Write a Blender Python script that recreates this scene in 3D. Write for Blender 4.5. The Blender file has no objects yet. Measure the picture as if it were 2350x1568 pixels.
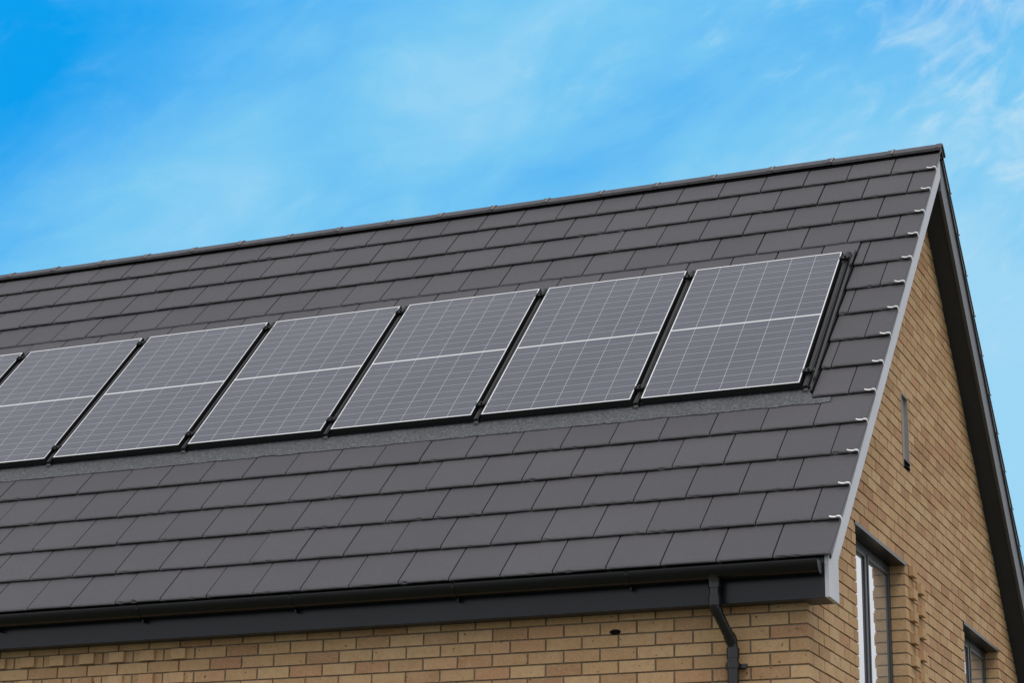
import bpy, math, random
from mathutils import Vector, Matrix, noise
random.seed(7)
D=bpy.data; SC=bpy.context.scene; COL=SC.collection
RP=0.831023; c0,s0=math.cos(RP),math.sin(RP); TAN=s0/c0
G=0.3393; TW=0.33; YR=3.47; ZR=YR*TAN
WA=-0.186; WB=0.181; YB=2*YR-WB; XL=-10.6; GZ=-4.3
VB=1.787; PH=1.714; PX=-0.4775; PP=1.12096; PG=0.067; PW=PP-PG
def S(u,v,h=0.0): return (u, v*c0-h*s0, v*s0+h*c0)
def SB(u,v,h=0.0):
    p=S(u,v,h); return (p[0],2*YR-p[1],p[2])
# ---------------------------------------------------------------- materials
def newmat(name):
    m=D.materials.new(name); m.use_nodes=True; nt=m.node_tree
    b=nt.nodes['Principled BSDF']; return m,nt,b
def N(nt,t,**k):
    n=nt.nodes.new(t)
    for a,v in k.items(): setattr(n,a,v)
    return n
def math_(nt,op,a,b=None,c=None,clamp=False):
    n=N(nt,'ShaderNodeMath',operation=op,use_clamp=clamp)
    for i,x in enumerate((a,b,c)):
        if x is None: continue
        if isinstance(x,(int,float)): n.inputs[i].default_value=x
        else: nt.links.new(x,n.inputs[i])
    return n.outputs[0]
def noise_(nt,vec,scale,detail=4,rough=.55,dist=0):
    n=N(nt,'ShaderNodeTexNoise'); n.inputs['Scale'].default_value=scale; n.inputs['Detail'].default_value=detail
    n.inputs['Roughness'].default_value=rough; n.inputs['Distortion'].default_value=dist
    if vec is not None: nt.links.new(vec,n.inputs['Vector'])
    return n.outputs['Fac']
def ramp(nt,fac,stops,interp='LINEAR'):
    n=N(nt,'ShaderNodeValToRGB'); cr=n.color_ramp; cr.interpolation=interp
    while len(cr.elements)<len(stops): cr.elements.new(0.5)
    for e,(p,col) in zip(cr.elements,stops):
        e.position=p; e.color=(*col,1) if len(col)==3 else col
    nt.links.new(fac,n.inputs[0]); return n.outputs[0]
def mix(nt,fac,a,b,bt='MIX'):
    n=N(nt,'ShaderNodeMix',data_type='RGBA',blend_type=bt)
    for i,x in ((0,fac),(6,a),(7,b)):
        if isinstance(x,(int,float)): n.inputs[i].default_value=x
        elif isinstance(x,tuple): n.inputs[i].default_value=(*x,1)
        else: nt.links.new(x,n.inputs[i])
    return n.outputs[2]
def bump(nt,b,h,strength,dist):
    n=N(nt,'ShaderNodeBump'); n.inputs['Strength'].default_value=strength; n.inputs['Distance'].default_value=dist
    nt.links.new(h,n.inputs['Height']); nt.links.new(n.outputs[0],b.inputs['Normal'])
def simple(name,col,rough=.5,var=.12,scale=6,spec=.5,bs=0.0):
    m,nt,b=newmat(name); tc=N(nt,'ShaderNodeTexCoord').outputs['Object']
    f=noise_(nt,tc,scale,5,.6)
    lo=tuple(x*(1-var) for x in col); hi=tuple(min(1,x*(1+var)) for x in col)
    nt.links.new(ramp(nt,f,[(.3,lo),(.7,hi)]),b.inputs['Base Color'])
    b.inputs['Roughness'].default_value=rough; b.inputs['Specular IOR Level'].default_value=spec
    if bs: bump(nt,b,noise_(nt,tc,scale*8,4),bs,.004)
    return m
def attr(nt,name):
    n=N(nt,'ShaderNodeAttribute'); n.attribute_name=name; return n.outputs['Fac']
# tiles
def tile_mat():
    m,nt,b=newmat('concrete_tile'); tc=N(nt,'ShaderNodeTexCoord').outputs['Object']
    r=attr(nt,'var'); n1=noise_(nt,tc,1.3,4); n2=noise_(nt,tc,30,6,.7); n3=noise_(nt,tc,160,3,.6)
    v=math_(nt,'ADD',math_(nt,'MULTIPLY',r,.18),math_(nt,'ADD',math_(nt,'MULTIPLY',n1,.41),math_(nt,'MULTIPLY',n2,.41)))
    col=ramp(nt,v,[(.2,(.073,.070,.078)),(.5,(.089,.085,.094)),(.8,(.110,.105,.114))])
    nt.links.new(mix(nt,math_(nt,'MULTIPLY',n3,.35),col,(.060,.057,.065)),b.inputs['Base Color'])
    b.inputs['Roughness'].default_value=.62; b.inputs['Specular IOR Level'].default_value=.35
    bump(nt,b,math_(nt,'ADD',n2,math_(nt,'MULTIPLY',n3,.4)),.4,.004); return m
def brick_mat():
    m,nt,b=newmat('buff_brick'); tc=N(nt,'ShaderNodeTexCoord').outputs['Object']
    r=attr(nt,'var'); n0=noise_(nt,tc,5,3,.6); n1=noise_(nt,tc,22,5,.65); n2=noise_(nt,tc,90,5,.7); n3=noise_(nt,tc,38,2,.5)
    base=ramp(nt,r,[(0,(.36,.205,.110)),(.15,(.43,.265,.140)),(.5,(.49,.315,.165)),(.85,(.54,.365,.205)),(.94,(.47,.265,.145)),(1,(.40,.215,.12))])
    c=mix(nt,ramp(nt,n1,[(.45,(0,0,0)),(.72,(.5,.5,.5))]),base,(.36,.205,.11))
    c=mix(nt,ramp(nt,n0,[(.5,(0,0,0)),(.75,(.35,.35,.35))]),c,(.58,.42,.25))
    c=mix(nt,ramp(nt,n2,[(.5,(0,0,0)),(.75,(.55,.55,.55))]),c,(.64,.49,.32))
    c=mix(nt,ramp(nt,n3,[(.69,(0,0,0)),(.73,(.85,.85,.85))]),c,(.06,.04,.03))
    nt.links.new(c,b.inputs['Base Color']); b.inputs['Roughness'].default_value=.85; b.inputs['Specular IOR Level'].default_value=.2
    bump(nt,b,math_(nt,'ADD',n2,n1),.5,.004); return m
def cell_mat():
    m,nt,b=newmat('solar_cells'); uv=N(nt,'ShaderNodeTexCoord').outputs['UV']
    sp=N(nt,'ShaderNodeSeparateXYZ'); nt.links.new(uv,sp.inputs[0]); x,y=sp.outputs[0],sp.outputs[1]
    mx=.011; my=.014; cw=(PW-2*mx)/6; cb=.0105
    half=PH/2-cb-my; rh=half/10
    def line(v,p,w,off=0.0):
        q=math_(nt,'SUBTRACT',v,off); f=math_(nt,'FRACT',math_(nt,'ADD',math_(nt,'DIVIDE',q,p),.5))
        d=math_(nt,'MULTIPLY',math_(nt,'ABSOLUTE',math_(nt,'SUBTRACT',f,.5)),p)
        return math_(nt,'LESS_THAN',d,w)
    colL=line(x,cw,.0014,mx)
    yc=math_(nt,'ABSOLUTE',math_(nt,'SUBTRACT',y,PH/2))
    rowL=line(yc,rh,.0015,cb)
    bus=line(yc,rh/4.0,.0006,cb)
    busv=line(x,cw/9,.0004,mx)
    ctr=math_(nt,'LESS_THAN',yc,cb*.52)
    ex=math_(nt,'GREATER_THAN',math_(nt,'ABSOLUTE',math_(nt,'SUBTRACT',x,PW/2)),PW/2-mx)
    ey=math_(nt,'GREATER_THAN',yc,PH/2-my)
    tc=N(nt,'ShaderNodeTexCoord').outputs['Object']; nn=noise_(nt,tc,1.1,3)
    c=ramp(nt,nn,[(.3,(.080,.084,.112)),(.7,(.095,.099,.128))])
    c=mix(nt,math_(nt,'MULTIPLY',bus,.35),c,(.40,.41,.44))
    c=mix(nt,math_(nt,'MULTIPLY',busv,.25),c,(.35,.36,.38))
    c=mix(nt,math_(nt,'MULTIPLY',rowL,.8),c,(.50,.50,.52))
    c=mix(nt,math_(nt,'MULTIPLY',colL,.8),c,(.60,.60,.62))
    w=math_(nt,'MAXIMUM',ctr,math_(nt,'MAXIMUM',ex,ey))
    c=mix(nt,w,c,(.80,.81,.83))
    nt.links.new(c,b.inputs['Base Color']); b.inputs['Roughness'].default_value=.22
    b.inputs['Specular IOR Level'].default_value=.45
    return m
def lead_mat():
    m,nt,b=newmat('lead_flashing'); tc=N(nt,'ShaderNodeTexCoord').outputs['Object']
    n2=noise_(nt,tc,60,5,.8); n1=noise_(nt,tc,3,3)
    c=ramp(nt,n2,[(.38,(.05,.054,.06)),(.52,(.082,.088,.096)),(.62,(.18,.187,.20))])
    nt.links.new(mix(nt,math_(nt,'MULTIPLY',n1,.35),c,(.07,.073,.08)),b.inputs['Base Color'])
    b.inputs['Roughness'].default_value=.6; bump(nt,b,n2,.5,.005); return m
M_TILE=tile_mat(); M_BRICK=brick_mat(); M_CELL=cell_mat(); M_LEAD=lead_mat()
M_MORT=simple('mortar',(.215,.175,.13),.95,.25,25,.1,.3)
M_RIDGE=simple('ridge_tile_concrete',(.094,.091,.100),.65,.18,20,.3,.3)
M_BLACK=simple('black_plastic',(.008,.0085,.010),.25,.2,5)
M_BLKM=simple('black_anodised_metal',(.008,.008,.010),.45,.2,5)
M_GUT=simple('black_gutter_plastic',(.004,.0045,.0055),.25,.2,5,.35)
M_ANTH=simple('anthracite_board',(.0085,.012,.0175),.3,.12,3,.35)
M_FRAME=simple('anthracite_window_frame',(.022,.027,.034),.4,.12,3,.5)
M_SOFF=simple('anthracite_soffit',(.017,.024,.035),.5,.12,3)
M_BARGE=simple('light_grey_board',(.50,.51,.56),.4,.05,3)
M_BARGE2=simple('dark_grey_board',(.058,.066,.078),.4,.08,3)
M_CLIP=simple('white_plastic',(.76,.76,.76),.4,.03,10)
M_CLIP2=simple('grey_plastic_clip',(.26,.25,.24),.5,.05,10)
M_UNDER=simple('roof_underlay',(.006,.006,.007),.9,.2,5,.1)
M_GREYM=simple('grey_metal',(.16,.165,.17),.4,.1,8)
M_VENT=simple('vent_grey',(.27,.25,.235),.6,.1,8)
mg,ntg,bg_=newmat('window_glass'); bg_.inputs['Base Color'].default_value=(.74,.76,.78,1); bg_.inputs['Metallic'].default_value=.85; bg_.inputs['Roughness'].default_value=.03
tcg=N(ntg,'ShaderNodeTexCoord').outputs['Object']; bump(ntg,bg_,noise_(ntg,tcg,1.5,2),.01,.01); M_GLASS=mg
# ---------------------------------------------------------------- mesh helpers
class MB:
    def __init__(s): s.v=[]; s.f=[]; s.a=[]
    def box(s,x0,x1,y0,y1,z0,z1,val=.5,back=None):
        b=len(s.v); s.v+=[(x,y,z) for x in (x0,x1) for y in (y0,y1) for z in (z0,z1)]
        F=[(0,1,3,2),(4,6,7,5),(0,4,5,1),(2,3,7,6),(0,2,6,4),(1,5,7,3)]
        for f in F: s.f.append(tuple(b+i for i in f)); s.a.append(val)
    def sbox(s,u0,u1,v0,v1,h0,h1,val=.5,fn=S):
        b=len(s.v); s.v+=[fn(x,y,z) for x in (u0,u1) for y in (v0,v1) for z in (h0,h1)]
        F=[(0,1,3,2),(4,6,7,5),(0,4,5,1),(2,3,7,6),(0,2,6,4),(1,5,7,3)]
        for f in F:
            if fn is SB: f=f[::-1]
            s.f.append(tuple(b+i for i in f)); s.a.append(val)
    def prism(s,poly,x0,x1,val=.5):
        n=len(poly); b=len(s.v)
        s.v+=[(x0,y,z) for y,z in poly]+[(x1,y,z) for y,z in poly]
        for i in range(n):
            j=(i+1)%n; s.f.append((b+i,b+j,b+n+j,b+n+i)); s.a.append(val)
        s.f.append(tuple(b+i for i in range(n))[::-1]); s.f.append(tuple(b+n+i for i in range(n))); s.a+=[val,val]
    def tube(s,pts,r,n=16,val=.5,cap=True):
        b=len(s.v); P=[Vector(p) for p in pts]
        for i,p in enumerate(P):
            d=((P[min(i+1,len(P)-1)]-P[max(i-1,0)])).normalized()
            x=Vector((1,0,0)); 
            if abs(d.x)>.9: x=Vector((0,1,0))
            y=d.cross(x).normalized(); x=y.cross(d)
            rr=r[i] if isinstance(r,(list,tuple)) else r
            for k in range(n):
                a=2*math.pi*k/n; q=p+x*math.cos(a)*rr+y*math.sin(a)*rr; s.v.append(tuple(q))
        for i in range(len(P)-1):
            for k in range(n):
                k2=(k+1)%n; s.f.append((b+i*n+k,b+i*n+k2,b+(i+1)*n+k2,b+(i+1)*n+k)); s.a.append(val)
        if cap:
            s.f.append(tuple(b+k for k in range(n))); e=b+(len(P)-1)*n; s.f.append(tuple(e+k for k in range(n))); s.a+=[val,val]
    def obj(s,name,mat,parent=None,smooth=False,recalc=True,loc=None,bevel=0):
        v=s.v
        me=D.meshes.new(name); me.from_pydata(v,[],s.f)
        at=me.attributes.new('var','FLOAT','FACE'); at.data.foreach_set('value',s.a)
        me.materials.append(mat)
        if recalc:
            import bmesh; bm=bmesh.new(); bm.from_mesh(me); bmesh.ops.recalc_face_normals(bm,faces=bm.faces); bm.to_mesh(me); bm.free()
        if smooth:
            for p in me.polygons: p.use_smooth=True
            try: me.set_sharp_from_angle(angle=math.radians(40))
            except Exception: pass
        o=D.objects.new(name,me); COL.objects.link(o)
        if parent: o.parent=parent
        if bevel:
            bv=o.modifiers.new('bevel','BEVEL'); bv.width=bevel; bv.segments=2; bv.limit_method='ANGLE'
        return o
HOUSE=D.objects.new('brick_house',None); COL.objects.link(HOUSE)
HOUSE['label']='buff brick house with steep dark grey tiled roof'; HOUSE['category']='house'
# ---------------------------------------------------------------- roof tiles
def add_tile(mb,u0,u1,v0,L,fn,seg=10,edge=True):
    b=len(mb.v); val=random.random()
    dh=random.uniform(-.0012,.0012); dv=random.uniform(-.002,.002); v0=v0+dv; sd=random.random()*100
    g=.0042 if v0<3.3 else .0050
    u0+=g+random.uniform(-.0012,.0012); u1-=g; skew=random.uniform(-.0012,.0012)
    th=.0175; tl=random.uniform(-.0012,.0012)
    def H(v): return dh-.0235*(v-v0)/G
    cols=[(u0,1)]+[(u0+(u1-u0)*i/seg,0) for i in range(seg+1)]+[(u1,1)]
    chips=[random.uniform(u0,u1) for _ in range(random.choice([0,1,1,2,3]))]
    rows=5
    for r in range(rows):
        for (u,lo) in cols:
            n1=noise.noise(Vector((u*28,sd,0))); n2=noise.noise(Vector((u*70,sd,5)))
            cor=max(0,1-min(abs(u-u0),abs(u-u1))/.03)
            ch=sum(max(0,1-abs(u-q)/.022) for q in chips)
            uu=u+skew*(u-u0)
            tt=tl*(u-u0)/(u1-u0)
            if r==0: v=v0+L; h=H(v)
            elif r==1: v=v0+.024+.008*n1; h=H(v)+.0006*n2
            elif r==2: v=v0+.005+.006*n1+.004*n2+.012*ch*.6+.005*cor; h=H(v)-.003
            elif r==3: v=v0+.0+.003*n1+.003*n2+.007*ch; h=H(v0)-.009-.004*ch
            else: v=v0+.003+.002*n2; h=H(v0)-th
            if lo: h=H(v)-th
            mb.v.append(fn(uu,v,h+tt))
    nc=len(cols)
    for r in range(rows-1):
        for k in range(nc-1):
            f=(b+r*nc+k,b+(r+1)*nc+k,b+(r+1)*nc+k+1,b+r*nc+k+1)
            if fn is SB: f=f[::-1]
            mb.f.append(f); mb.a.append(val)
ROOFL=XL-.1
PEND=PX-8*PP+PG-.09   # end of the panel array
CUT=-0.398
mb=MB()
def course(mb,fn,k,cut=True,seg=10):
    v0=k*G; L=.365
    if k==14: L=5.13-v0
    off=0 if k%2==0 else .5
    edges=[0.0]; u=-TW*(1-off if off else 1)
    while u>ROOFL+.1: edges.append(u); u-=TW
    edges.append(ROOFL)
    for a,b in zip(edges[:-1],edges[1:]):
        if a-b<.03: continue
        if cut and 5<=k<=9:
            if b>=CUT or a<=PEND: add_tile(mb,b,a,v0,L,fn,seg)
            else:
                if a>CUT: 
                    if a-CUT>.02: add_tile(mb,CUT,a,v0,L,fn,seg)
                if b<PEND and PEND-b>.02: add_tile(mb,b,PEND,v0,L,fn,seg)
        elif cut and k==10:
            if b>=CUT or a<=PEND: add_tile(mb,b,a,v0,L,fn,seg)
            else:
                a2=min(a,CUT) ; b2=max(b,PEND)
                if a>CUT and a-CUT>.02: add_tile(mb,CUT,a,v0,L,fn,seg)
                if a2-b2>.02: add_tile(mb,b2,a2,3.548,L-(3.548-v0),fn,seg)
                if b<PEND and PEND-b>.02: add_tile(mb,b,PEND,v0,L,fn,seg)
        else: add_tile(mb,b,a,v0,L,fn,seg)
for k in range(15): course(mb,S,k)
for k in range(15): course(mb,SB,k,False,2)
ROOF=mb.obj('roof',M_TILE,HOUSE,recalc=False)
# deck
mb=MB()
mb.prism([( .03*c0+.05*s0, .03*s0-.05*c0),(YR,ZR-.05/c0),(2*YR-(.03*c0+.05*s0),.03*s0-.05*c0),(2*YR-.1,-.03),(YR,ZR-.075/c0-.03),(.1,-.03)],XL-.05,-.03)
mb.obj('roof_deck',M_UNDER,ROOF)
# ridge tiles
RT=3.796
def rz(y,top,r=.045): return top-(math.sqrt((TAN*.98*y)**2+r*r)-r)
x=0.004; RL=.462; ridge_j=[]
mb=MB(); i=0
while x>XL:
    L=RL if i>0 else .36
    x1=max(x-L+.004,XL-.1); top=RT+random.uniform(-.002,.002)
    ys=[-.090,-.075,-.06,-.035,-.018,0,.018,.035,.06,.075,.090]
    b=len(mb.v); val=random.random()
    xs=[x,x-.005,x-.04,x-.045,x1]; lift=[.001,.004,.004,0,-.001]
    for xx,lf in zip(xs,lift):
        for y in ys: mb.v.append((xx,YR+y*(1+lf*3),rz(y,top)+lf))
        for y in ys[::-1]: mb.v.append((xx,YR+y*.93,rz(y,top)-.018))
    n=2*len(ys)
    for r in range(len(xs)-1):
        for k in range(n):
            k2=(k+1)%n; mb.f.append((b+r*n+k,b+r*n+k2,b+(r+1)*n+k2,b+(r+1)*n+k)); mb.a.append(val)
    m=len(ys)
    for e in (0,len(xs)-1):
        for k in range(m-1):
            mb.f.append((b+e*n+k,b+e*n+k+1,b+e*n+n-2-k,b+e*n+n-1-k)); mb.a.append(val)
    x=x-L; ridge_j.append(x); i+=1
mb.obj('ridge_tiles',M_RIDGE,ROOF,smooth=True)
mb=MB(); mb.prism([(YR-.080,ZR-.105),(YR,ZR-.03),(YR+.080,ZR-.105),(YR,ZR-.14)],XL-.08,-.01); mb.obj('ridge_bedding',M_UNDER,ROOF)
mb=MB()
ys=[-.092,-.080,-.065,-.04,-.02,0,.02]
for y in ys:
    for xx in (-.005,.005): mb.v.append((xx,y,rz(y,0)+.0075)) 
for k in range(len(ys)-1): mb.f.append((2*k,2*k+1,2*k+3,2*k+2)); mb.a.append(.5)
rc=mb.obj('ridge_clip',M_CLIP2,ROOF,recalc=False)
sol=rc.modifiers.new('thick','SOLIDIFY'); sol.thickness=.002
rc.location=(ridge_j[0],YR,RT)
for xj in ridge_j[1:]:
    if xj<XL+.1: continue
    o=rc.copy(); COL.objects.link(o); o.location=(xj,YR,RT); o.parent=ROOF
# verge clips
def clipmesh(fn,name,mat,sc=1.0):
    mb=MB(); prof=[(-.060,.015),(-.045,.009),(-.026,.007),(-.012,.012),(.004,.009),(.008,-.004),(.007,-.028)]
    prof=[(u*sc,h*sc) for u,h in prof]
    v0,v1=-.006*sc,.007*sc
    for (u,h) in prof:
        mb.v+= [fn(u,v0,h),fn(u,v1,h),fn(u,v0,h-.003),fn(u,v1,h-.003)]
    n=len(prof)
    for i in range(n-1):
        a=4*i;b=a+4
        for f in ((a,a+1,b+1,b),(a+2,b+2,b+3,a+3),(a,b,b+2,a+2),(a+1,a+3,b+3,b+1)): mb.f.append(f); mb.a.append(.5)
    mb.f.append((0,1,3,2)); e=4*(n-1); mb.f.append((e,e+1,e+3,e+2)); mb.a+=[.5,.5]
    return mb.obj(name,mat,ROOF)
vc=clipmesh(S,'verge_clip',M_CLIP)
for k in range(1,15):
    o=vc if k==1 else vc.copy()
    if k>1: COL.objects.link(o); o.parent=ROOF
    o.location=Vector(S(random.uniform(-.003,.001),k*G-.008+random.uniform(-.003,.003),0))
    o.rotation_euler=(0,0,random.uniform(-.12,.12))
vc2=clipmesh(lambda u,v,h:(u,-(v*c0-h*s0),v*s0+h*c0),'verge_clip',M_ANTH,.6)
for k in range(1,15):
    o=vc2 if k==1 else vc2.copy()
    if k>1: COL.objects.link(o); o.parent=ROOF
    p=S(0,k*G-.008,0); o.location=(-.004,2*YR-p[1],p[2])
# flashing below panels
mb=MB(); n=300; uR=-.27; uL=PEND-.1
for i in range(n+1):
    u=uR+(uL-uR)*i/n; jag=.012*noise.noise(Vector((u*7,3,0)))+.008*noise.noise(Vector((u*31,1,0)))
    vt=1.705 if u>CUT else 1.81
    vl=1.622+jag
    bm_=.005*noise.noise(Vector((u*6,0,9)))
    mb.v+=[S(u,vl,-.018),S(u,vl+.002,-.012+bm_*.4),S(u,(vl+vt)/2,-.006+bm_+.003*noise.noise(Vector((u*20,7,0)))),S(u,vt,-.003 if u<CUT else -.026)]
for i in range(n):
    for r in range(3):
        a=4*i+r; mb.f.append((a,a+4,a+5,a+1)); mb.a.append(.5)
mb.obj('lead_flashing',M_LEAD,ROOF,smooth=True)
mb=MB()
mb.sbox(PEND,CUT-.002,1.772,3.56,-.045,-.012)
mb.sbox(PEND,CUT-.002,3.515,3.553,-.011,.002)
mb.sbox(CUT-.014,CUT-.003,1.74,3.565,-.011,.016)
mb.sbox(PEND,PEND+.02,1.74,3.565,-.011,.016)
mb.sbox(PEND+.03,CUT-.02,1.782,1.79,-.0115,.012)
mb.obj('panel_tray_flashing',M_BLACK,ROOF)
mb=MB(); mb.sbox(CUT-.032,CUT-.020,1.76,3.50,-.0105,-.002); mb.obj('side_gutter_strip',M_GREYM,ROOF)
# ---------------------------------------------------------------- solar panels
def make_panel():
    fr=MB(); w,hh=PW,PH; t=.004
    H0,H1=.012,.05
    fr.sbox(0,t,0,hh,H0,H1); fr.sbox(w-t,w,0,hh,H0,H1); fr.sbox(t,w-t,0,t,H0,H1-.0003); fr.sbox(t,w-t,hh-t,hh,H0,H1-.0003)
    root=D.objects.new('solar_panel',None); COL.objects.link(root)
    f=fr.obj('frame',M_BLKM,root)
    g=MB(); q=[(t-.001,t-.001),(w-t+.001,t-.001),(w-t+.001,hh-t+.001),(t-.001,hh-t+.001)]
    g.v=[S(a,b,H1-.001) for a,b in q]+[S(a,b,H1-.007) for a,b in q]
    g.f=[(0,1,2,3),(7,6,5,4),(0,4,5,1),(1,5,6,2),(2,6,7,3),(3,7,4,0)]; g.a=[.5]*6
    go=g.obj('cell_sheet',M_CELL,root,recalc=False); uv=go.data.uv_layers.new(name='UVMap')
    for p in go.data.polygons:
        for li in p.loop_indices:
            k=go.data.loops[li].vertex_index%4; uv.data[li].uv=q[k]
    return root,[f,go]
p0,kids=make_panel()
def place(o,j):
    o.location=Vector(S(PX-PW-j*PP,VB+random.uniform(-.003,.003),random.uniform(-.0015,.0015)))
    o['label']='portrait solar panel with white cell grid on roof'; o['category']='solar panel'; o['group']='solar panels in a row on the roof'
place(p0,0)
for j in range(1,8):
    r=p0.copy(); COL.objects.link(r); place(r,j)
    for kd in kids:
        q=kd.copy(); COL.objects.link(q); q.parent=r
def make_rail():
    root=MB(); root.sbox(-.016,.016,-.020,PH+.015,-.011,.032); root.sbox(-.007,.007,-.021,PH+.014,.0325,.036)
    ro=root.obj('mounting_rail',M_BLKM)
    cl=MB()
    cl.sbox(-.040,.040,-.018,.018,.0515,.0555); cl.sbox(-.026,.026,-.018,.018,.037,.0513)
    cl.sbox(-.028,-.023,-.020,.020,.0557,.064); cl.sbox(.023,.028,-.020,.020,.0557,.064)
    a=Vector(S(0,0,.0555)); b=Vector(S(0,0,.068)); cl.tube([a,b],.008,8)
    c1=cl.obj('clamp',M_BLKM,ro); c1.location=Vector(S(0,.135,0))
    c2=c1.copy(); COL.objects.link(c2); c2.parent=ro; c2.location=Vector(S(0,PH-.10,0))
    en=MB(); en.sbox(-.013,.013,-.036,-.022,-.009,.014); e=en.obj('end_cap',M_GREYM,ro)
    return ro,[c1,c2,e]
r0,rk=make_rail()
def placer(o,u):
    o.location=Vector(S(u,VB,0)); o['label']='black mounting rail with clamps beside solar panel'; o['category']='mounting rail'; o['group']='mounting rails between the solar panels'
placer(r0,PX+.034)
for j in range(1,9):
    r=r0.copy(); COL.objects.link(r); placer(r,PX-j*PP+PG/2)
    for kd in rk:
        q=kd.copy(); COL.objects.link(q); q.parent=r
# ---------------------------------------------------------------- brick walls
ZB=.472; CH=.075; BD=.1025
W1=(1.29,2.552,ZB-24*CH,ZB); W2=(4.362,5.59,ZB-17*CH,ZB-CH); VT=(2.625,2.815,ZB+9*CH,ZB+16*CH)
wall=MB(); mort=MB()
def clipiv(ivs,a,b):
    out=[]
    for p,q in ivs:
        if b<=p or a>=q: out.append((p,q)); continue
        if a-p>.02: out.append((p,a))
        if q-b>.02: out.append((b,q))
    return out
def gable(x0,sgn):
    zc=ZB-math.floor((ZB-GZ)/CH)*CH
    idx=round((zc-ZB)/CH)
    while True:
        lim=(ZR-.20-(zc+CH*.5))/TAN
        if lim<.06: break
        a=max(WB,YR-lim); b=min(YB,YR+lim); ivs=[(a,b)]
        if sgn>0:
            for w in (W1,W2,VT):
                if zc>w[2]-.01 and zc<w[3]-.01: ivs=clipiv(ivs,w[0],w[1])
        odd=idx%2
        for p,q in ivs:
            xi=x0-sgn*.008; xb=x0-sgn*BD
            ps=WB+BD+.0003 if p<=WB+.001 else p+.004
            mort.box(min(xi,xb),max(xi,xb),ps,q-.004,zc,zc+CH)
            start=WB+(BD+.01 if odd==0 else 0)
            ys=start-.225*3
            while ys<q:
                y0=max(ys,p); y1=min(ys+.215,q)
                if p<=WB+.001 and odd==0: y0=max(y0,WB+BD+.01)
                if y1-y0>.03:
                    pr=random.uniform(-.0015,.0015)
                    xa=x0+sgn*pr
                    wall.box(min(xa,xb),max(xa,xb),y0+random.uniform(0,.0015),y1-random.uniform(0,.0015),zc+.005+random.uniform(-.0008,.0008),zc+.07,random.random())
                ys+=.225
        if sgn>0 and W1[2]<zc<W1[3]-CH*.5:
            if odd: wall.box(x0+.0017,x0+.032,2.655,2.772,zc+.006,zc+.071,random.random())
            else:  wall.box(x0+.0017,x0+.032,2.880,2.997,zc+.006,zc+.071,random.random())
        zc+=CH; idx+=1
gable(WA,1)
def front(y0,sgn,zmax):
    zc=ZB-math.floor((ZB-GZ)/CH)*CH; idx=round((zc-ZB)/CH)
    while zc+CH*.3<zmax:
        odd=idx%2
        yi=y0+sgn*.008; yb=y0+sgn*BD
        mort.box(XL+.15,WA-.008,min(yi,yb),max(yi,yb),zc,zc+CH)
        xs=WA-(0 if odd==0 else BD+.01); j=0
        while xs>XL+.15:
            x1=max(xs-.215,XL+.15)
            wall.box(x1+random.uniform(0,.0015),xs-random.uniform(0,.0015) if j else xs,min(y0+random.uniform(-.0015,.0012) if j else y0,yb),max(y0,yb),zc+.005+random.uniform(-.0008,.0008),zc+.07,random.random())
            if sgn>0 and -8.5<x1 and xs<-4.0 and zc<-.32 and zc>-2.5:
                if odd: wall.box(x1+.055,xs-.055,y0-.022,y0-.0017,zc+.006,zc+.069,random.random())
            xs-=.225; j+=1
        zc+=CH; idx+=1
front(WB,1,-.235)
WALL=wall.obj('wall',M_BRICK,HOUSE,recalc=False)
mort.obj('mortar',M_MORT,WALL,recalc=False)
mr,ntr,br=newmat('rear_brick'); bt=N(ntr,'ShaderNodeTexBrick'); tco=N(ntr,'ShaderNodeTexCoord').outputs['Object']
bt.inputs['Color1'].default_value=(.43,.29,.17,1); bt.inputs['Color2'].default_value=(.48,.34,.21,1); bt.inputs['Mortar'].default_value=(.2,.165,.125,1)
bt.inputs['Scale'].default_value=1; bt.inputs['Brick Width'].default_value=.225; bt.inputs['Row Height'].default_value=.075; bt.inputs['Mortar Size'].default_value=.005
mp=N(ntr,'ShaderNodeMapping'); mp.inputs['Rotation'].default_value=(math.pi/2,0,0); ntr.links.new(tco,mp.inputs[0]); ntr.links.new(mp.outputs[0],bt.inputs[0]); ntr.links.new(bt.outputs[0],br.inputs['Base Color'])
mb=MB()
mb.box(XL+.15,WA-.11,YB-.1,YB,GZ,-.2)
mb.prism([(WB+.11,GZ),(YB-.11,GZ),(YB-.11,-.15),(YR,ZR-.4),(WB+.11,-.15)],XL+.15,XL+.3)
mb.obj('rear_wall',mr,HOUSE)
# ---------------------------------------------------------------- eaves & verge boards
BH0,BH1=-.255,-.034
BHF=-.185
def hline(y,h): return y*TAN+h/c0
fb=MB()
poly=[(.05,hline(.05,-.030)),(.05,-.238),(.255,-.243),(.255,hline(.255,BHF)),(YR,hline(YR,BHF)),(YR,hline(YR,BH1))]
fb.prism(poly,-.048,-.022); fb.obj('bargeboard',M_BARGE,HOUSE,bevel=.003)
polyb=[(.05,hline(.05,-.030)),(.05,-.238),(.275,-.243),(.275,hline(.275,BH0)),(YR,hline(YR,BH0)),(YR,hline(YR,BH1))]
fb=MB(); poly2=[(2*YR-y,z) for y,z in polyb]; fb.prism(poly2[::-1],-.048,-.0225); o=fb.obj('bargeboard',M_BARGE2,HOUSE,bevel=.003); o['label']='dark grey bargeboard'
pt=[(.06,hline(.06,-.026)),(YR,hline(YR,-.026)),(YR,hline(YR,-.06)),(.06,hline(.06,-.06))]
fb=MB(); fb.prism(pt,-.021,-.010); fb.obj('verge_trim',M_BARGE2,HOUSE)
fb=MB(); fb.prism([(2*YR-y,z) for y,z in pt][::-1],-.021,-.010); fb.obj('verge_trim',M_BARGE2,HOUSE)
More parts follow.
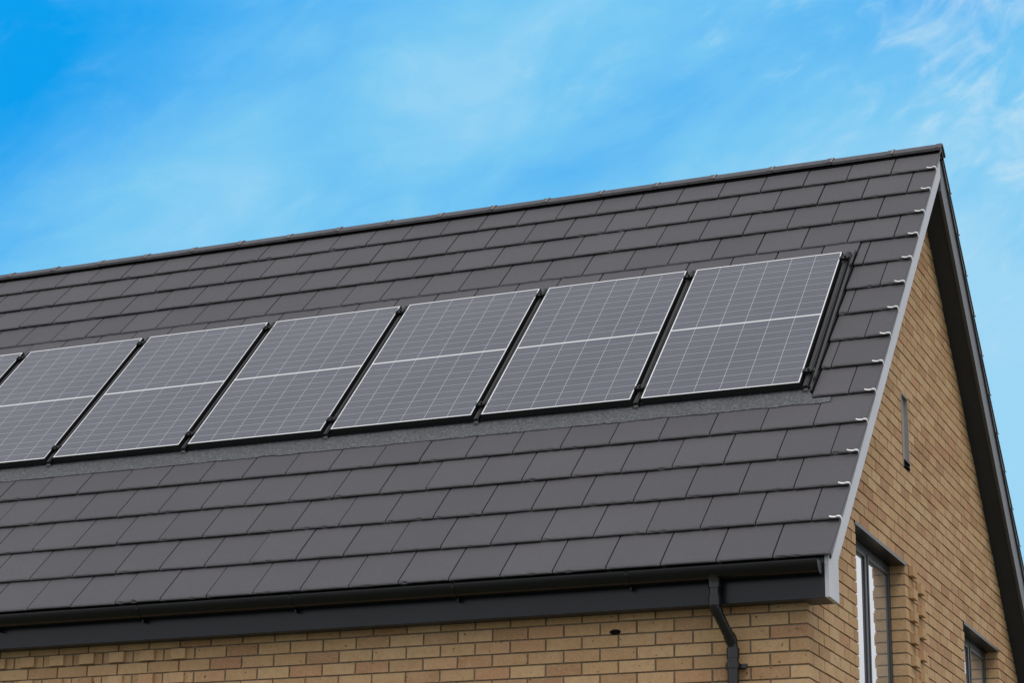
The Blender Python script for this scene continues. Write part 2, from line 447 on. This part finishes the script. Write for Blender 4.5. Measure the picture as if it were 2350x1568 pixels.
pl=[(.19,hline(.19,BHF+.015)),(YR,hline(YR,BHF+.015)),(YR,hline(YR,BHF+.03)),(.19,hline(.19,BHF+.03))]
m=MB(); m.prism(pl,WA-.02,-.049); m.obj('verge_soffit',M_SOFF,HOUSE)
pl=[(.19,hline(.19,BH0+.015)),(YR,hline(YR,BH0+.015)),(YR,hline(YR,BH0+.03)),(.19,hline(.19,BH0+.03))]
m=MB(); m.prism([(2*YR-y,z) for y,z in pl][::-1],WA-.02,-.049); m.obj('verge_soffit',M_SOFF,HOUSE)
m=MB(); m.box(XL,-.049,.075,WB+.03,-.236,-.226); m.obj('eaves_soffit',M_SOFF,HOUSE)
m=MB(); m.box(XL,-.049,2*YR-WB-.03,2*YR-.075,-.236,-.226); m.obj('eaves_soffit',M_SOFF,HOUSE)
m=MB(); m.box(XL,-.0485,.055,.0745,-.241,.02); m.obj('fascia',M_ANTH,HOUSE,bevel=.003)
m=MB(); m.box(XL,-.0485,2*YR-.0745,2*YR-.055,-.241,.02); m.obj('fascia',M_ANTH,HOUSE,bevel=.003)
m=MB(); m.box(WA+.002,-.049,.08,.25,-.2395,-.2365); m.obj('box_end_base',M_SOFF,HOUSE)
def gutter():
    m=MB(); R=.057; yc=-.004; zc=-.050; n=14; t=.004
    prof=[(yc+.0-R-.004,zc+.008),(yc-R-.004,zc)]+[(yc-R*math.cos(math.pi*k/n),zc-R*math.sin(math.pi*k/n)*1.12) for k in range(n+1)]+[(yc+R,zc+.008)]
    inn=[(y+(t if y<yc else -t),z+(.0 if abs(z-zc)<.01 else t)) for y,z in prof][::-1]
    P=prof+inn; m.prism(P,XL,-.062)
    m.prism([(yc-R-.002,zc+.006)]+[(yc-(R+.002)*math.cos(math.pi*k/n),zc-(R+.003)*math.sin(math.pi*k/n)*1.12) for k in range(n+1)]+[(yc+R+.002,zc+.006)],-.0615,-.056)
    g=m.obj('gutter',M_GUT,HOUSE,smooth=True)
    b=MB(); 
    R2=R+.003
    pr=[(yc-R2*math.cos(math.pi*k/n),zc-R2*math.sin(math.pi*k/n)*1.12) for k in range(n+1)]
    pr=[(yc-R2-.004,zc+.012)]+pr+[(yc+R2,zc+.012)]
    inn=[(y+(.004 if y<yc else -.004),z+(.0 if abs(z-zc)<.02 else .0045)) for y,z in pr][::-1]
    b.prism(pr+inn,-.010,.010); b.box(-.005,.005,yc+.02,yc+.055,zc-.085,zc-.062)
    br=b.obj('gutter_bracket',M_GUT,g)
    xs=[-1.17-1.08*i for i in range(9)]; br.location=(xs[0],0,0)
    for x in xs[1:]:
        q=br.copy(); COL.objects.link(q); q.parent=g; q.location=(x,0,0)
gutter()
m=MB(); px=-.665; pw=-.605; yo=-.004; yw=WB-.052
path=[(px,yo,-.10),(px,yo,-.20),(px,yo,-.255),(px+.004,yo+.008,-.28),(px+.014,yo+.03,-.31),(pw-.010,yw-.025,-.42),(pw-.003,yw-.006,-.45),(pw,yw,-.475),(pw,yw,-.60)]
m.tube(path,.030,20)
m.tube([(px,yo,-.09),(px,yo,-.115),(px,yo,-.16)],[.045,.036,.036],20)
m.tube([(px,yo,-.205),(px,yo,-.258)],.0355,20)
m.tube([(px+.010,yo+.022,-.300),(px+.002,yo+.004,-.270)],.0350,20)
m.tube([(pw-.012,yw-.028,-.410),(pw-.003,yw-.007,-.445)],.0350,20)
m.tube([(pw,yw,-.478),(pw,yw,-.535)],.0360,20)
m.tube([(pw,yw,-.535),(pw,yw,GZ+.02)],.0325,20)
dp=m.obj('downpipe',M_BLACK,HOUSE,smooth=True)
b=MB(); b.tube([(pw,yw,-.560),(pw,yw,-.592)],.040,20); b.box(pw-.055,pw+.062,WB-.022,WB-.002,-.590,-.562); b.box(pw+.030,pw+.075,WB-.040,WB-.020,-.588,-.566)
k=b.obj('pipe_bracket',M_BLACK,dp,smooth=True)
for z in (-1.5,-1.5*2):
    q=k.copy(); COL.objects.link(q); q.parent=dp; q.location=(0,0,z)
m=MB(); pts=[]
for k in range(16):
    a=2*math.pi*k/16; pts.append((-1.325+.034*math.cos(a),-.338+.015*math.sin(a)))
nb=len(pts); m.v=[(x,WB-.004,z) for x,z in pts]+[(x,WB-.0015,z) for x,z in pts]
m.f=[tuple(range(nb))]+[(i,(i+1)%nb,nb+(i+1)%nb,nb+i) for i in range(nb)]; m.a=[.5]*(nb+1)
m.obj('weep_vent',M_UNDER,HOUSE)
# ---------------------------------------------------------------- windows, vent
def window(w):
    y0,y1,z0,z1=w; xf=WA-.098; xb=xf-.06
    root=MB(); t=.045
    root.box(xb,xf,y0+.004,y0+t,z0+.03,z1-.02); root.box(xb,xf,y1-t,y1-.004,z0+.03,z1-.02)
    root.box(xb,xf-.001,y0+t,y1-t,z1-.02-t,z1-.021); root.box(xb,xf-.001,y0+t,y1-t,z0+.03,z0+.03+t)
    ym=(y0+y1)/2; root.box(xb,xf-.002,ym-.025,ym+.025,z0+.03+t,z1-.02-t)
    wo=root.obj('window',M_FRAME,HOUSE,bevel=.003)
    for a,b in ((y0+t,ym-.025),(ym+.025,y1-t)):
        s=MB(); q=.028; x1,x0=xf+.004,xf-.04
        s.box(x0,x1,a+.003,a+q,z0+.033+t,z1-.023-t); s.box(x0,x1,b-q,b-.003,z0+.033+t,z1-.023-t)
        s.box(x0,x1-.0005,a+q,b-q,z1-.023-t-q,z1-.0235-t); s.box(x0,x1-.0005,a+q,b-q,z0+.0335+t,z0+.033+t+q)
        so=s.obj('sash',M_FRAME,wo,bevel=.003)
        g=MB(); g.box(xf-.02,xf-.008,a+q-.004,b-q+.004,z0+.03+t+q,z1-.02-t-q+.004); g.obj('glass',M_GLASS,wo)
    l=MB(); l.box(WA-.10,WA+.006,y0-.02,y1+.03,z1-.0195,z1-.006+.008); l.obj('lintel',M_ANTH,wo)
    s=MB(); s.box(WA-.10,WA+.03,y0+.003,y1-.003,z0,z0+.028); s.obj('sill',M_ANTH,wo)
window(W1); window(W2)
y0,y1,z0,z1=VT; m=MB(); x0=WA-.02
m.box(x0-.02,x0,y0,y1,z0,z1); m.box(x0,WA+.004,y0+.001,y0+.012,z0,z1); m.box(x0,WA+.004,y1-.012,y1-.001,z0,z1); m.box(x0,WA+.004,y0+.012,y1-.012,z1-.012,z1-.001)
vo=m.obj('wall_vent',M_VENT,HOUSE)
for i in range(2):
    m=MB(); m.box(x0+.001,WA+.008,y0+.013,y1-.013,z0+.012+i*.03,z0+.022+i*.03); m.obj('vent_louvre',M_UNDER,vo)
# ---------------------------------------------------------------- ground
gm,gt,gb=newmat('grass_ground'); tc=N(gt,'ShaderNodeTexCoord').outputs['Object']
n=noise_(gt,tc,.6,6); n2=noise_(gt,tc,9,5)
gt.links.new(mix(gt,n2,ramp(gt,n,[(.35,(.10,.11,.06)),(.65,(.16,.15,.11))]),(.12,.13,.08)),gb.inputs['Base Color']); gb.inputs['Roughness'].default_value=.95
m=MB(); m.v=[(-600,-600,GZ),(600,-600,GZ),(600,600,GZ),(-600,600,GZ)]; m.f=[(0,1,2,3)]; m.a=[.5]
g=m.obj('ground',gm,recalc=False); g['kind']='structure'
# ---------------------------------------------------------------- sky
W=D.worlds.new('World'); SC.world=W; W.use_nodes=True; nt=W.node_tree; bgn=nt.nodes['Background']
dirv=N(nt,'ShaderNodeTexCoord').outputs['Generated']
def dot(vec):
    n=N(nt,'ShaderNodeVectorMath',operation='DOT_PRODUCT'); nt.links.new(dirv,n.inputs[0]); n.inputs[1].default_value=vec; return n.outputs['Value']
def mr_(x,a,b,c=0,d=1,sm=True):
    n=N(nt,'ShaderNodeMapRange'); n.interpolation_type='SMOOTHSTEP' if sm else 'LINEAR'; n.clamp=True
    nt.links.new(x,n.inputs[0])
    for i,v in zip((1,2,3,4),(a,b,c,d)): n.inputs[i].default_value=v
    return n.outputs[0]
s=dot((.919,.394,0)); t=dot((0,0,1))
def rot(deg,sa_,sb_,offs=0):
    al=math.radians(deg); ca,sa=math.cos(al),math.sin(al)
    A=math_(nt,'ADD',math_(nt,'MULTIPLY',s,ca),math_(nt,'MULTIPLY',t,sa)); B=math_(nt,'SUBTRACT',math_(nt,'MULTIPLY',t,ca),math_(nt,'MULTIPLY',s,sa))
    cv=N(nt,'ShaderNodeCombineXYZ'); nt.links.new(math_(nt,'MULTIPLY',A,sa_),cv.inputs[0]); nt.links.new(math_(nt,'MULTIPLY',B,sb_),cv.inputs[1]); cv.inputs[2].default_value=offs
    return A,B,cv.outputs[0]
A,B,c1=rot(30,5,12); _,_,c2=rot(24,14,34,3.3); _,_,c3=rot(8,8,22,8.1); _,_,c4=rot(35,30,60,5.7)
w1=noise_(nt,c1,1.0,5,.5,.6); wf=noise_(nt,c2,1.0,7,.6,.8); wh=noise_(nt,c3,1.0,5,.55,.6); wq=noise_(nt,c4,1.0,6,.6,1.0)
w2=noise_(nt,dirv,9,6,.55,.4)
base=math_(nt,'MULTIPLY',mr_(s,-.34,.0),.62)
base=math_(nt,'ADD',base,math_(nt,'MULTIPLY',math_(nt,'SUBTRACT',.39,t),2.5))
base=math_(nt,'ADD',base,math_(nt,'MULTIPLY',mr_(s,.08,.22),math_(nt,'MULTIPLY',mr_(t,.42,.30),.35)))
base=math_(nt,'ADD',base,math_(nt,'MULTIPLY',math_(nt,'SUBTRACT',w1,.5),.9))
base=math_(nt,'ADD',base,math_(nt,'MULTIPLY',math_(nt,'SUBTRACT',wf,.5),.38))
base=math_(nt,'ADD',base,math_(nt,'MULTIPLY',math_(nt,'SUBTRACT',wh,.45),.45))
band=math_(nt,'SUBTRACT',B,.388)
g1=math_(nt,'POWER',2.718,math_(nt,'MULTIPLY',math_(nt,'MULTIPLY',band,band),-500))
base=math_(nt,'ADD',base,math_(nt,'MULTIPLY',g1,.25),None,True)
blue=ramp(nt,base,[(0,(.004,.345,.86)),(.4,(.085,.45,.90)),(.75,(.20,.585,.90)),(1,(.34,.67,.91))])
# thin white wisps everywhere, denser toward +X
wm=mr_(math_(nt,'ADD',math_(nt,'MULTIPLY',wf,.6),math_(nt,'MULTIPLY',wq,.4)),.52,.76)
wm=math_(nt,'MULTIPLY',wm,mr_(s,-.20,.15,.08,.5))
blue=mix(nt,wm,blue,(.50,.76,.92))
cm=math_(nt,'MULTIPLY',mr_(s,.08,.22),mr_(math_(nt,'ADD',w2,math_(nt,'MULTIPLY',wq,.5)),.70,.96))
cm=math_(nt,'MULTIPLY',cm,mr_(t,.27,.36))
blue=mix(nt,math_(nt,'MULTIPLY',cm,.65),blue,(.64,.81,.91))
oc=mr_(dot((.28,-.80,.53)),-.45,.05)  # unseen white overcast behind the viewpoint, added to give neutral fill light
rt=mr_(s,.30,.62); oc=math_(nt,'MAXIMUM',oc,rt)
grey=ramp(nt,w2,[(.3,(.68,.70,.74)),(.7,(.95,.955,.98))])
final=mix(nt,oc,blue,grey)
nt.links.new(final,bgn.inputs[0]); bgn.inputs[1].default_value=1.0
sun=D.lights.new('sun','SUN'); sun.energy=1.25; sun.angle=math.radians(22); sun.color=(1,.95,.89)
so=D.objects.new('sun',sun); COL.objects.link(so); so.rotation_euler=Vector((.50,-.62,1.2)).to_track_quat('Z','Y').to_euler()
# ---------------------------------------------------------------- camera
yaw,pit,roll=.410285,.309847,.018023
F=Vector((-math.sin(yaw)*math.cos(pit),math.cos(yaw)*math.cos(pit),math.sin(pit))); R=Vector((math.cos(yaw),math.sin(yaw),0)); U=R.cross(F)
R2=R*math.cos(roll)+U*math.sin(roll); U2=U*math.cos(roll)-R*math.sin(roll)
cam=D.cameras.new('camera'); cam.lens=77.42; cam.sensor_width=36; cam.clip_end=3000; cam.clip_start=.1
co=D.objects.new('camera',cam); COL.objects.link(co)
mt=Matrix((R2,U2,-F)).transposed().to_4x4(); mt.translation=Vector((3.107751,-11.572728,-2.612259)); co.matrix_world=mt
SC.camera=co
SC.view_settings.view_transform='Standard'; SC.view_settings.look='None'; SC.view_settings.exposure=0
